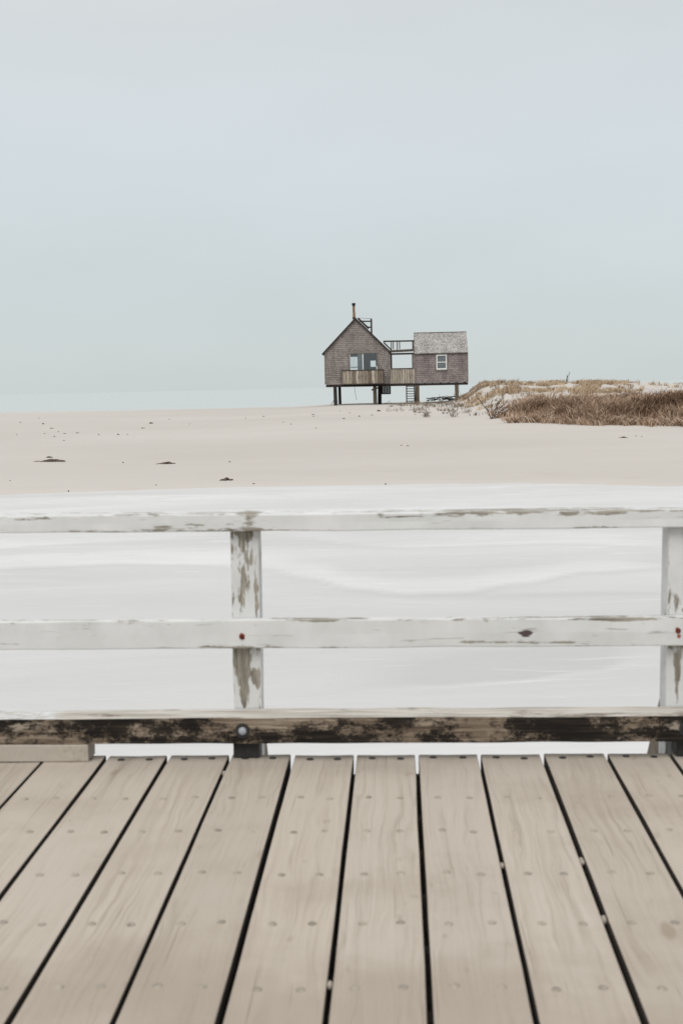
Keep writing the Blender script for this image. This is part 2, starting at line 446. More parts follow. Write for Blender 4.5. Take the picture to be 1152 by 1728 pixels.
# snow drifts: near edges of the drifts as they lie on the ice
DRIFTS = [(curve([(430, 955), (520, 978), (600, 995), (690, 1003), (780, 1001), (880, 985), (1000, 966), (1160, 955)]), 2.0, 1.0, .6),
          (curve([(-260, 985), (-60, 965), (60, 958), (200, 953), (330, 955), (470, 962)]), 2.6, .9, .9),
          (curve([(780, 1004), (900, 1000), (1020, 997), (1180, 997)]), .8, .55, .4),
          (curve([(-60, 983), (20, 981), (120, 984)]), .5, .5, .3),
          (curve([(560, 1172), (720, 1160), (850, 1152), (1000, 1135), (1080, 1116)]), -1, .8, .3),
          (curve([(440, 905), (700, 925), (900, 918), (1160, 922)]), 2.2, .5, 1.),
          (curve([(-300, 930), (0, 925), (200, 915), (420, 908)]), 2.2, .6, 1.)]
def ice_field(x, y):
    """(height, snow amount) of the frozen creek"""
    w = 2.2*mnoise.noise(Vector((x*.1, y*.16, 0)))
    r = mnoise.noise(Vector(((x+w)*.16, (y+w)*.5, 4)))
    h = .02*r; sn = .38 + .16*r + .12*ss(17, 26, y) + .10*(1-ss(8, 9.6, y))
    for (f, xa, xb), wid, amp, soft in DRIFTS:
        d = y - f(x) + .05*mnoise.noise(Vector((x*1.3, y*.4, 8)))
        e = ss(xa-.2, xa+1.2, x)*(1-ss(xb-1.2, xb+.3, x)) if wid > 0 else ss(xa-.2, xa+1.5, x)*(1-ss(xb-.5, xb+.15, x))
        if e <= 0: continue
        if wid > 0:                      # bright snow beyond a thin soft lip, thinning out with distance
            prof = ss(-.06, .14*soft+.05, d)*(1-ss(wid*.25, wid, d))
            h += .035*amp*prof*e; sn += .24*amp*prof*e - .13*amp*e*math.exp(-((d+.12)/.12)**2)
        else:                            # grey open ice beyond a fine white line
            sn += .14*amp*e*math.exp(-(d/.06)**2) - .44*amp*e*ss(0, .25, d)*(1-ss(.8, 1.7, d))
    return h*(1-ss(22, 29, y)), sn
xs_i = axis_steps([(-900, -200, 60), (-200, -20, 6), (-20, -8, .3), (-8, 7, .13), (7, 16, .3), (16, 200, 6), (200, 900, 60)])
ys_i = axis_steps([(-60, 2, 6), (2, 8, .3), (8, 21, .06), (21, 38, .2)])
ice = sheet('ice', xs_i, ys_i, lambda x, y: ICE_Z + (ice_field(x, y)[0] if -25 < x < 20 else 0) - (.3 if y > 35.5 else 0), M_ICE)
at = ice.data.attributes.new('snow', 'FLOAT', 'POINT')
at.data.foreach_set('value', [ice_field(x, y)[1] if -25 < x < 20 else .45 for y in ys_i for x in xs_i])

# sea
t = NT('pale_winter_sea', .22, .5)
v = t.coord('Object')
w1 = t.noise(t.n('ShaderNodeMapping', i_Vector=v, i_Scale=(.05, .3, 1)).outputs[0], 1, 5, .6)
sk = t.noise(t.n('ShaderNodeMapping', i_Vector=v, i_Scale=(.012, .05, 1)).outputs[0], 1, 4, .6)
t.color(t.ramp(sk, (.3, (.405, .445, .425)), (.66, (.425, .465, .445)), (.72, (.33, .365, .35))))
t.bump(w1, .12, .5)
mb = MB()
R0 = 14000
mb.add([(-R0, 96, SEA_Z), (R0, 96, SEA_Z), (R0, 15000, SEA_Z), (-R0, 15000, SEA_Z)], [(0, 1, 2, 3)])
tag(mb.build('sea', t.m), kind='structure')

# ------------------------------------------------------------------ boardwalk
M_DECK = m_deck()
M_SIDE = m_plain('gap_shade_plank_side_wood', (.045, .036, .028), .95, .2, 8, (6, 1, 6))  # stained plank sides, darkened further to paint in the shade of the gaps
M_ROT = m_rotten(); M_TOP = m_paletop()
M_JOIST = m_plain('damp_joist_wood', (.055, .045, .036), .9, .2, 8, (1, 8, 8))
M_NAIL = m_plain('nail_steel', (.30, .262, .215), .6, .2, 30)
M_NAILD = m_plain('shaded_nail_steel', (.03, .026, .024), .6, .2, 30)  # far nail row: the kerb's shade is put into the nail colour
u = Vector((.99972571, .02095304, -.01046311)).normalized()
bv = Vector((0, .99997429, .00717056)).normalized()
nn = u.cross(bv).normalized()
u2 = bv.cross(nn).normalized()
tt = nn.cross(u).normalized()
ORG = CAM - H*nn
def rot3(a, b, c): return Matrix((a, b, c)).transposed()
M_PLUG = m_plain('lodged_sand', (.33, .29, .245), .95, .15, 60)
walk = tag(empty('boardwalk', ORG, rot3(u2, bv, nn)), 'weathered greige plank boardwalk with dark gaps between its boards, filling the foreground', 'boardwalk')
delta = math.asin(u.dot(bv))
def edge_b(a): return 4.267/math.cos(delta) + a*math.tan(delta)
gaps = [-2.114, -1.897, -1.68, -1.463, -1.244, -1.029, -.812, -.595, -.376, -.157, .06, .277, .497, .719, .94, 1.158, 1.376, 1.594, 1.81, 2.028]
rows = [4.222, 3.815, 3.52, 3.209, 2.903, 2.581]
TH = .064
WM = walk.matrix_world.copy()
nail_mesh = {}
def nail_obj(dark, parent, loc):
    if dark not in nail_mesh:
        mb = MB(); seg = 12; r = .0125 if not dark else .015
        vs = [(0, 0, .0022)] + [(r*.75*math.cos(2*PI*k/seg), r*.75*math.sin(2*PI*k/seg), .0016) for k in range(seg)] + [(r*math.cos(2*PI*k/seg), r*math.sin(2*PI*k/seg), -.002) for k in range(seg)]
        fs = [(0, 1+k, 1+(k+1) % seg) for k in range(seg)] + [(1+k, 1+seg+k, 1+seg+(k+1) % seg, 1+(k+1) % seg) for k in range(seg)]
        mb.add(vs, fs)
        o = mb.build('nail', M_NAILD if dark else M_NAIL, parent, loc); nail_mesh[dark] = o.data; return o
    o = bpy.data.objects.new('nail', nail_mesh[dark]); COL.objects.link(o); o.location = loc; o.parent = parent
    return o
rp = random.Random(3)
for g0, g1 in zip(gaps[:-1], gaps[1:]):
    ga, gb = .0064 + rp.uniform(-.001, .0014), .0064 + rp.uniform(-.001, .0014)
    x0, x1 = g0+ga, g1-gb
    xm = (x0+x1)/2
    mb = MB()
    n = 26; y0, y1 = -1.6, edge_b(xm) + rp.uniform(-.006, .004)
    ring = [(x0, -TH), (x1, -TH), (x1, 0), (xm, 0), (x0, 0)]
    sd = rp.uniform(0, 90); dz = rp.uniform(-.0015, .0015)
    vs = []
    for i in range(n+1):
        y = y0 + (y1-y0)*i/n
        for k, (x, z) in enumerate(ring):
            e = .0022*mnoise.noise(Vector((y*2.3+sd, k*5, 1)))
            cup = -.0012 if k == 3 else 0
            yy = y + ((x-xm)*math.tan(delta) if i == n else 0)
            vs.append((x-xm+e, yy, z + dz + cup + (.0012*mnoise.noise(Vector((y*1.1+sd, k, 9))) if k > 1 else 0)))
    m = 5
    fs = [tuple(range(m)), tuple(range(n*m, n*m+m))[::-1]]
    for i in range(n):
        for k in range(m):
            k2 = (k+1) % m
            fs.append((i*m+k, (i+1)*m+k, (i+1)*m+k2, i*m+k2))
    mb.add(vs, fs)
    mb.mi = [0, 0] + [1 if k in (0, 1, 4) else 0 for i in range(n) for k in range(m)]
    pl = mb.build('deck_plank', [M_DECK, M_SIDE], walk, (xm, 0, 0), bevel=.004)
    for ri, b in enumerate(rows):
        for s in (-1, 1):
            a = s*(.049 + rp.uniform(-.005, .005)); bb = b + (xm*math.tan(delta)) + rp.uniform(-.009, .009)
            P = WM @ Vector((xm+a, bb, 0)); qx, qy = project(P)
            if -10 < qx < 1162 and qy < 1738:
                nail_obj(ri == 0, pl, (a, bb, dz + .0002))
for b in [4.16, 3.815, 3.52, 3.209, 2.903, 2.581, 2.27, 1.96, 1.6, 1.2, .8]:
    mb = MB(); mb.box(-2.13, 2.05, b-.022, b+.022, -TH-.24, -TH-.003)
    mb.build('joist', M_JOIST, walk)
mb = MB(); mb.beam((-2.13, 4.245-.044, -TH-.1), (2.05, 4.245+.043, -TH-.1), .03, .19)
mb.build('fascia_board', M_JOIST, walk)

# pale sand caught in the gaps
def deck_local(px, py):
    d = ray(px, py); tpar = -H/d.dot(nn) if abs(d.dot(nn)) > 1e-6 else 0
    return WM.inverted() @ (CAM + d*tpar)
for i, (px, py) in enumerate([(383, 1300), (851, 1455), (983, 1447), (1018, 1545), (548, 1655)]):
    q = deck_local(px, py); gx = min(gaps, key=lambda g: abs(g-q.x)); rs = random.Random(i)
    mb = MB(); mb.sm = True
    L = rs.uniform(.02, .038); n = 7
    mb.tube([(rs.gauss(0, .0008), L*(k/(n-1)-.5), -.012+rs.gauss(0, .0015)) for k in range(n)], [.003] + [.0072+rs.gauss(0, .0007) for k in range(n-2)] + [.003], 8)
    P = WM @ Vector((gx, q.y, 0))
    o = mb.build('sand_plug', M_PLUG); o.matrix_world = Matrix.Translation(P) @ rot3(u2, bv, nn).to_4x4()
    tag(o, 'little plug of pale sand lodged in a gap between two deck boards', 'sand plug', 'sand plugs in the deck gaps')
# ------------------------------------------------------------------ railing
rail = tag(empty('railing', ORG, rot3(u, tt, nn)), 'white peeling wooden railing with a black-rotted kerb beam along the boardwalk edge', 'railing')
T0, T1, TB, TR = 4.194, 4.312, 4.318, 4.278
M_RAILT = m_paint('peeling_white_rail_paint', (2.2, 30, 34), [(-.43, TR, .83, .06, .2, .06, .9), (-.62, TR, .818, .22, .2, .014, .85), (.47, TR, .85, .35, .2, .012, .6), (.8, TR, .845, .25, .2, .016, .55)], .355, line_thr=.64, edges=((.852, .022), (.795, .016)))
M_RAILM = m_paint('peeling_white_lower_rail_paint', (2.0, 26, 30), [(-1.3, TR, .40, .12, .2, .012, .7), (-.5, TR, .385, .3, .2, .01, .55), (.6, TR, .395, .35, .2, .012, .7), (.85, TR, .475, .3, .2, .012, .7), (-.2, TR, .478, .2, .2, .01, .6)], .37,
                  rust=[(-.460, TR, .422, .015), (1.056, TR, .433, .014), (1.06, TR, .413, .011)], line_thr=.64, edges=((.478, .022), (.381, .024)), knot=[(.53, TR, .425, .022)])
mb = MB(); mb.timber(-2.4, 2.4, TR, TR+.12, .793, .853, 120, .003, 1)
mb.build('top_rail', M_RAILT, rail, bevel=.004)
mb = MB(); mb.timber(-2.4, 2.4, TR, TR+.038, .379, .480, 120, .003, 5)
mr = mb.build('middle_rail', M_RAILM, rail, bevel=.004)
M_RUST = m_plain('rusty_bolt_iron', (.13, .024, .014), .85, .3, 60)
for x, z in ((-.460, .422), (1.056, .433)):
    mb = MB(); mb.tube([(x, TR+.002, z), (x, TR-.005, z), (x, TR-.008, z)], [.009, .009, .005], 10)
    mb.build('rusty_bolt', M_RUST, mr)
def post(x, blobs, brace_dx):
    pm = m_paint('worn_white_post_paint', (26, 26, 3.2), blobs, .34, line_thr=.64, edges=((.046, .014), (-.046, .010)), ax=0)
    mb = MB(); w = .100
    n = 40; vs = []
    ring = [(-w/2, 0), (w/2, 0), (w/2, .1), (-w/2, .1)]
    for i in range(n+1):
        z = -1.3 + (2.09)*i/n
        for k, (a, b) in enumerate(ring):
            e = .002*mnoise.noise(Vector((z*5, k*7, x)))
            vs.append((a+e, TB+b+e, z))
    fs = [(3, 2, 1, 0), (n*4, n*4+1, n*4+2, n*4+3)]
    for i in range(n):
        for k in range(4):
            k2 = (k+1) % 4
            fs.append((i*4+k, i*4+k2, (i+1)*4+k2, (i+1)*4+k))
    mb.add(vs, fs)
    p = mb.build('post', pm, rail, (x, 0, 0), bevel=.004)
    # raking brace behind the post, down and out over the ice
    mb = MB()
    poly = [(TB+.102, .195), (TB+.102, -.12), (TB+.42, -.45), (TB+.42, -.25)]
    mb.prism_x(poly, -.036+brace_dx, .036+brace_dx)
    mb.build('brace', M_BRACE, p)
    return p
M_BRACE = m_plain('grey_brace_wood', (.2, .165, .125), .85, .25, 8, (1, 6, 6))
post(-.4485, [(-.01, TB, .785, .08, .2, .05, 1.4), (-.02, TB, .74, .05, .2, .07, .7), (.02, TB, .70, .035, .2, .06, .9), (-.012, TB, .59, .022, .2, .14, .9), (.036, TB, .58, .010, .2, .16, .95), (-.012, TB, .30, .044, .2, .16, 1.7), (.026, TB, .27, .026, .2, .06, 1.4), (-.005, TB, .2, .03, .2, .08, .9), (.0, TB, .372, .06, .2, .02, 1.)], .005)
post(1.078, [(-.02, TB, .52, .03, .2, .05, .7), (.02, TB, .495, .04, .2, .02, 1.3), (-.01, TB, .30, .025, .2, .14, 1.), (.03, TB, .31, .014, .2, .12, 1.2), (.0, TB, .372, .06, .2, .02, 1.)], -.005)
# kerb beams
mb = MB(); mb.cur = 0; mb.timber(-2.4, -1.177, T0, T1, .0625, .1527, 40, .004, 3, top=1)
mb.build('kerb_beam', [M_ROT, M_TOP], rail)
mb = MB(); mb.timber(-1.1762, 2.4, T0, T1, .0625, .153, 120, .004, 3, top=1)
kb = mb.build('kerb_beam', [M_ROT, M_TOP], rail)
M_BOLT = m_plain('galvanised_bolt', (.30, .32, .34), .45, .15, 40)
M_WASH = m_plain('blackened_washer', (.03, .028, .027), .7, .2, 40)
for x in (-.455, 1.07):
    mb = MB(); mb.tube([(x, T0+.006, .108), (x, T0-.004, .108)], [.026, .026], 24)
    wsh = mb.build('washer', M_WASH, kb)
    mb = MB(); mb.sm = True; mb.tube([(x, T0-.003, .108), (x, T0-.010, .108), (x, T0-.015, .108)], [.0145, .0135, .007], 16)
    mb.build('bolt_head', M_BOLT if x < 0 else M_WASH, kb)
# spacers between kerb and deck
M_SPACER = m_deck()
mb = MB(); mb.timber(-2.4, -.994, T0-.004, T0+.1, .0005, .0605, 40, .002, 8)
sp = mb.build('spacer_block', M_SPACER, rail, bevel=.003)
for a0, a1 in ((-.492, -.402), (1.045, 1.135)):
    mb = MB(); mb.box(a0, a1, T0+.030, T1-.01, .0005, .060)
    mb.build('spacer_block', M_WASH, rail, bevel=.003)

# ------------------------------------------------------------------ beach house on stilts
HY = 95.0
house = tag(empty('beach_house', (0, HY, 0)), 'weathered grey shingled beach house on stilts with gabled left half and small annex', 'house')
M_SH = m_shingle('weathered_wall_shingles', (.315, .278, .262), (.215, .187, .175), (.062, .052, .048))
M_SH2 = m_shingle('weathered_annex_shingles', (.30, .258, .25), (.205, .174, .168), (.058, .048, .046))
M_ROOF = m_shingle('lichen_grey_roof_shingles', (.36, .345, .33), (.22, .205, .195), (.08, .07, .068), .16, .16, (.82, 1.15), (.55, .62, (.58, .57, .55)))
M_ROOFD = m_shingle('dark_roof_shingles', (.13, .11, .10), (.09, .075, .07), (.04, .034, .03))
M_TRIM = m_plain('grey_trim_wood', (.19, .165, .145), .8, .2, 10)
M_TRIMM = m_plain('brown_frame_wood', (.085, .066, .055), .8, .25, 8)
M_TRIMD = m_plain('dark_fascia_wood', (.035, .028, .025), .85, .25, 8)
M_BEAM = m_plain('black_sill_beam_wood', (.028, .020, .018), .9, .3, 6)
M_WHITE = m_plain('white_window_paint', (.72, .72, .70), .5, .05, 8)
M_PILE = m_plain('weathered_pile_wood', (.115, .092, .065), .9, .3, 4, (6, 6, 1))
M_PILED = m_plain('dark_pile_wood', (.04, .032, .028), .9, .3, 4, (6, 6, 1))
M_BALC = m_boards('weathered_balcony_boards', [(.33, .28, .225), (.15, .115, .088), (.52, .465, .39)], .24)
M_PANEL = m_boards('pale_passage_boards', [(.36, .32, .265), (.27, .235, .19), (.44, .39, .33)], .19)
M_GLASS = m_glass()
M_FLOOR = m_plain('dusty_floor_boards', (.12, .105, .09), .9, .2, 5)
M_LINING = m_plain('grey_wall_lining', (.20, .21, .21), .9, .08, 5)
M_CURTAIN = m_plain('grey_curtain_cloth', (.27, .285, .285), .9, .06, 3)
M_PIPE = m_plain('rusty_flue_pipe', (.25, .155, .105), .7, .35, 5)
def part(name, mat, parent, fn, **k):
    mb = MB(); fn(mb); return mb.build(name, mat, parent, **k)

GX0, GX1, GXM, GD = -5.49, -.6, -3.085, 7.0
Z0, ZE, ZA = 1.54, 3.93, 6.40
DX0, DX1, DZ0, DZ1 = -3.56, -1.50, 1.62, 3.83
def zroof(x): return ZE + (ZA-ZE)*(1-abs(x-GXM)/((GXM-GX0) if x < GXM else (GX1-GXM)))
def gable_wall(mb, y0, y1, holes):
    # vertical strips between hole edges so nothing overlaps
    xs_ = sorted({GX0, GX1, GXM} | {h[0] for h in holes} | {h[1] for h in holes})
    for a, b in zip(xs_[:-1], xs_[1:]):
        hh = [h for h in holes if h[0] <= a+1e-6 and h[1] >= b-1e-6]
        if hh:
            h = hh[0]
            mb.prism([(a, Z0), (b, Z0), (b, h[2]), (a, h[2])], y0, y1)
            mb.prism([(a, h[3]), (b, h[3]), (b, zroof(b)), (a, zroof(a))], y0, y1)
        else:
            mb.prism([(a, Z0), (b, Z0), (b, zroof(b)), (a, zroof(a))], y0, y1)
BW = [(-3.86, -3.15, 2.60, 3.80), (-2.20, -1.68, 2.86, 3.46)]
part('gable_wall', M_SH, house, lambda mb: gable_wall(mb, 0, .14, [(DX0, DX1, DZ0, DZ1)]), uv=True)
part('rear_wall', M_SH, house, lambda mb: gable_wall(mb, GD-.14, GD, BW), uv=True)
part('side_wall', M_SH, house, lambda mb: mb.box(GX0, GX0+.14, .14, GD-.14, Z0, ZE-.01), uv=True)
part('side_wall', M_SH, house, lambda mb: mb.box(GX1-.14, GX1, .14, GD-.14, Z0, ZE-.01), uv=True)
part('floor', M_FLOOR, house, lambda mb: mb.box(GX0+.14, GX1-.14, .14, GD-.14, Z0, Z0+.08))
part('inner_lining', M_LINING, house, lambda mb: (mb.box(GX0+.145, BW[0][0]-.02, GD-.17, GD-.143, Z0+.08, 4.1), mb.box(BW[0][1]+.02, BW[1][0]-.02, GD-.17, GD-.143, Z0+.08, 4.1), mb.box(BW[1][1]+.02, GX1-.145, GD-.17, GD-.143, Z0+.08, 4.1),
     mb.box(BW[0][0]-.02, BW[0][1]+.02, GD-.17, GD-.143, Z0+.08, BW[0][2]-.02), mb.box(BW[0][0]-.02, BW[0][1]+.02, GD-.17, GD-.143, BW[0][3]+.02, 4.1), mb.box(BW[1][0]-.02, BW[1][1]+.02, GD-.17, GD-.143, Z0+.08, BW[1][2]-.02), mb.box(BW[1][0]-.02, BW[1][1]+.02, GD-.17, GD-.143, BW[1][3]+.02, 4.1)))
# gable roof: two slabs with a little overhang
def slab(mb, sgn):
    ov = .16
    if sgn < 0: xe = GX0; run = GXM-GX0
    else: xe = GX1; run = GX1-GXM
    k = (ZA-ZE)/run
    x_e = xe + sgn*ov; z_e = ZE - k*ov
    th = .12
    poly = [(x_e, z_e+.015), (GXM, ZA+.015), (GXM, ZA+.015+th), (x_e, z_e+.015+th)]
    if sgn > 0: poly = poly[::-1]
    mb.prism(poly, -.12, GD+.15)
roof = part('roof', M_ROOFD, house, lambda mb: (slab(mb, -1), slab(mb, 1)), uv=True)
# barge boards on the front verge
def barge(mb):
    for sgn in (-1, 1):
        xe = (GX0-.17) if sgn < 0 else (GX1+.17)
        k = (ZA-ZE)/((GXM-GX0) if sgn < 0 else (GX1-GXM)); ze = ZE-k*.17
        mb.beam((xe, -.145, ze+.05), (GXM, -.145, ZA+.05), .045, .09, Vector((0, 0, 1)))
part('barge_board', M_TRIMD, roof, barge)
# corner boards
for x in (GX0-.012, GX1-.09):
    part('corner_board', M_TRIM, house, lambda mb: mb.box(x, x+.11, -.022, -.002, Z0, ZE-.02))
# sliding door
door = part('sliding_door', M_TRIM, house, lambda mb: (mb.box(DX0-.10, DX0, -.035, .1, DZ0, DZ1), mb.box(DX1, DX1+.10, -.035, .1, DZ0, DZ1), mb.box(DX0-.16, DX1+.16, -.05, .1, DZ1+.002, DZ1+.14)))
part('mullion', M_WHITE, door, lambda mb: mb.box(-2.615, -2.545, .0, .07, DZ0, DZ1))
part('door_stile', M_WHITE, door, lambda mb: mb.box(DX1-.07, DX1, .02, .08, DZ0, 2.85))
part('door_stile', M_WHITE, door, lambda mb: mb.box(DX0, DX0+.04, .02, .08, DZ0, DZ1))
for a, b in ((DX0+.04, -2.615), (-2.545, DX1-.002)):
    part('pane', M_GLASS, door, lambda mb: mb.box(a, b, .045, .053, DZ0+.01, DZ1-.005))
part('curtain', M_CURTAIN, door, lambda mb: [mb.box(-3.0+.06*i, -3.0+.06*i+.062, .12+.02*(i % 2), .13+.02*(i % 2), DZ0+.02, DZ1-.02) for i in range(6)])
for x0, x1, z0, z1 in BW:
    w = part('rear_window', M_WHITE, house, lambda mb: (mb.box(x0, x0+.05, GD-.12, GD-.03, z0, z1), mb.box(x1-.05, x1, GD-.12, GD-.03, z0, z1), mb.box(x0+.05, x1-.05, GD-.12, GD-.03, z0, z0+.05), mb.box(x0+.05, x1-.05, GD-.12, GD-.03, z1-.05, z1)))
    if z1-z0 > .8: part('sash_bar', M_WHITE, w, lambda mb: mb.box(x0+.05, x1-.05, GD-.1, GD-.05, z0+.28, z0+.34))
    part('pane', M_GLASS, w, lambda mb: mb.box(x0+.05, x1-.05, GD-.078, GD-.072, z0+.05, z1-.05))
# balcony
bal = part('balcony', M_BALC, house, lambda mb: (mb.box(-4.14, -1.07, -.80, -.765, 1.56, 2.53), mb.box(-4.14, -4.105, -.765, -.002, 1.56, 2.53), mb.box(-1.105, -1.07, -.765, -.002, 1.56, 2.53)), uv=True)
part('handrail', M_TRIMD, bal, lambda mb: (mb.box(-4.19, -1.02, -.83, -.74, 2.532, 2.585), mb.box(-4.19, -4.09, -.74, -.002, 2.532, 2.583), mb.box(-1.11, -1.02, -.74, -.002, 2.532, 2.583)))
part('balcony_floor', M_FLOOR, bal, lambda mb: mb.box(-4.105, -1.105, -.765, -.002, 1.5, 1.558))
part('corner_post', M_TRIMD, bal, lambda mb: mb.box(-1.07, -1.0, -.80, -.72, 1.45, 2.53))
part('corner_post', M_TRIMD, bal, lambda mb: mb.box(-4.205, -4.14, -.79, -.70, 1.45, 2.53))
# annex
AX0, AX1, AD = 1.345, 5.33, 4.2
ARY, ARZ = 2.1, 5.27
def annex(mb):
    wx0, wx1, wz0, wz1 = 2.99, 3.72, 2.53, 3.57
    mb.box(AX0, wx0, 0, .14, 1.5, 3.76); mb.box(wx1, AX1, 0, .14, 1.5, 3.76)
    mb.box(wx0, wx1, 0, .14, 1.5, wz0); mb.box(wx0, wx1, 0, .14, wz1, 3.76)
part('annex_wall', M_SH2, house, annex, uv=True)
part('annex_wall', M_SH2, house, lambda mb: mb.box(AX0, AX1, AD-.14, AD, 1.5, 3.76), uv=True)
for x in (AX0, AX1-.14):
    part('annex_wall', M_SH2, house, lambda mb: mb.prism_x([(.14, 1.5), (AD-.14, 1.5), (AD-.14, 3.80), (ARY, ARZ-.06), (.14, 3.80)], x, x+.14), uv=True)
part('annex_floor', M_FLOOR, house, lambda mb: mb.box(AX0+.14, AX1-.14, .14, AD-.14, 1.5, 1.58))
def aroof(mb):
    th = .09; s = (ARZ-3.76)/ARY
    n = 12
    for i in range(n):                 # slightly sagging ridge: uneven strips, butted
        a = AX0-.03 + (AX1+.06-AX0)*i/n; b = AX0-.03 + (AX1+.06-AX0)*(i+1)/n
        mb.prism_x([(-.12, 3.76-s*.12), (ARY, ARZ), (ARY, ARZ+th), (-.16, 3.76-s*.12+th-.03)], a, b)
        mb.prism_x([(ARY, ARZ), (AD+.12, 3.76-s*.12), (AD+.16, 3.76-s*.12+th-.03), (ARY, ARZ+th)], a, b)
ar = part('annex_roof', M_ROOF, house, aroof, uv=True)
part('ridge_board', M_TRIM, ar, lambda mb: mb.box(AX0-.04, AX1+.03, ARY-.07, ARY+.07, ARZ+.07, ARZ+.115))
part('eave_board', M_TRIMD, ar, lambda mb: mb.box(AX0-.02, AX1+.02, -.075, -.004, 3.66, 3.735))
for x in (AX0-.012, AX1-.05):
    part('corner_board', M_TRIM, house, lambda mb: mb.box(x, x+.075, -.022, -.002, 1.5, 3.64))
# annex window
win = part('window', M_TRIM, house, lambda mb: (mb.box(2.87, 2.968, -.03, -.002, 2.46, 3.66), mb.box(3.742, 3.84, -.03, -.002, 2.46, 3.66), mb.box(2.93, 3.78, -.06, -.032, 2.40, 2.478)))
part('window_frame', M_WHITE, win, lambda mb: (mb.box(2.968, 3.04, -.045, .06, 2.482, 3.60), mb.box(3.67, 3.742, -.045, .06, 2.482, 3.60), mb.box(3.04, 3.67, -.045, .06, 2.482, 2.575), mb.box(3.04, 3.67, -.045, .06, 3.52, 3.60), mb.box(3.04, 3.67, -.03, .05, 3.01, 3.07)))
for z0, z1 in ((2.575, 3.01), (3.07, 3.52)):
    part('pane', M_GLASS, win, lambda mb: mb.box(3.04, 3.67, .01, .016, z0, z1))
part('curtain', M_CURTAIN, win, lambda mb: mb.box(3.0, 3.7, .16, .17, 2.5, 3.6))
# open passage between the two
part('passage_panel', M_PANEL, house, lambda mb: mb.box(-.595, 1.34, .03, .07, 1.5, 2.60), uv=True)
part('passage_rear_panel', M_PANEL, house, lambda mb: mb.box(-.595, 1.34, 4.0, 4.04, 1.5, 2.45), uv=True)
part('passage_floor', M_FLOOR, house, lambda mb: mb.box(-.595, 1.34, .07, 4.0, 1.5, 1.56))
part('passage_sill', M_TRIMD, house, lambda mb: mb.box(-.5, 1.25, -.01, .10, 2.602, 2.655))
pf = part('passage_frame', M_TRIMD, house, lambda mb: (mb.box(-.55, -.37, .02, .12, 2.66, 3.66), mb.box(1.13, 1.19, .02, .12, 2.66, 3.66), mb.box(-.55, 1.32, .015, .125, 3.663, 3.80)))
part('jamb', M_TRIM, pf, lambda mb: mb.box(1.192, 1.33, .01, .11, 2.60, 3.66))
pg = part('roof_frame', M_TRIMD, house, lambda mb: (mb.beam((-1.02, .07, 4.70), (1.35, .07, 4.68), .10, .11)))
part('chord', M_TRIMM, pg, lambda mb: mb.beam((-.55, .07, 3.92), (1.30, .07, 3.97), .09, .15))
part('chord', M_TRIMM, pg, lambda mb: mb.beam((-.60, 4.0, 4.06), (1.32, 4.0, 4.12), .09, .14))
part('chord', M_TRIMD, pg, lambda mb: mb.beam((-.95, 4.0, 4.84), (1.38, 4.0, 4.83), .09, .10))
for x, y in ((-.41, .07), (.03, .07), (1.23, .07)):
    part('stud', M_TRIMM, pg, lambda mb: mb.box(x-.04, x+.04, y-.03, y+.03, 4.0, 4.63))
for x, y in ((-.27, 4.0), (.22, 4.0), (1.25, 4.0)):
    part('stud', M_TRIMM, pg, lambda mb: mb.box(x-.04, x+.04, y-.03, y+.03, 4.19, 4.78))
part('rafter', M_TRIMD, pg, lambda mb: mb.beam((-.98, .16, 4.62), (-.42, .16, 4.04), .06, .10))
part('downpipe', M_TRIM, house, lambda mb: mb.tube([(-.50, -.05, 3.7), (-.52, -.06, 2.4), (-.62, -.07, 2.0), (-.56, -.07, 1.5)], .03, 6))
# sill beams and understructure
part('sill_beam', M_BEAM, house, lambda mb: (mb.beam((-5.42, .10, 1.43), (1.30, .10, 1.395), .2, .19), mb.beam((1.30, .10, 1.395), (5.33, .10, 1.385), .2, .18)))
part('sill_beam', M_BEAM, house, lambda mb: mb.box(-5.40, -.6, GD-.3, GD-.1, 1.34, 1.535))
part('floor_joists', M_BEAM, house, lambda mb: [mb.box(-5.38+.62*i, -5.33+.62*i, .21, (GD-.31) if -5.33+.62*i < -.55 else AD-.2, 1.37, 1.495) for i in range(18)])
def pile(x, y, zt, r, mat, lean=0):
    zb = terrain(x, HY+y) - .5
    part('stilt', mat, house, lambda mb: mb.tube([(x+lean, y, zb), (x+lean*.5, y, (zb+zt)/2), (x, y, zt)], [r*1.05, r, r*.96], 10))
pile(-4.74, .12, 1.35, .145, M_PILED, .03); pile(-4.70, 6.7, 1.35, .125, M_PILED, .02)
pile(-1.72, .12, 1.34, .15, M_PILE, .02); pile(-1.46, 6.7, 1.35, .135, M_PILED, -.04); pile(-1.33, 2.2, 1.36, .12, M_PILED, -.05)
pile(1.50, .12, 1.33, .165, M_PILE, -.01); pile(1.50, 4.0, 1.36, .12, M_PILED)
pile(4.47, .12, 1.32, .15, M_PILE, .03); pile(4.62, 4.0, 1.36, .11, M_PILED)
part('hanging_box', M_BEAM, house, lambda mb: [mb.box(-1.22+.12*i, -1.22+.12*i+.105, 1.2, 1.6, .74, 1.36) for i in range(6)] + [mb.box(-1.22, -.52, 1.16, 1.198, .70, .78)])
part('brace', M_BEAM, house, lambda mb: mb.beam((-1.95, .2, 1.05), (-1.2, .9, 1.3), .08, .10))
lad = part('ladder', M_BEAM, house, lambda mb: (mb.beam((.67, -.35, -.15), (.685, -.02, 1.33), .085, .08), mb.beam((1.285, -.35, -.15), (1.275, -.02, 1.33), .085, .08)))
for i in range(7):
    f = (.16 + .185*i); y = -.35 + .33*(f+.15)/1.48
    part('rung', M_BEAM, lad, lambda mb: mb.beam((.70, y, f), (1.25, y, f + random.uniform(-.015, .015)), .11, .055))
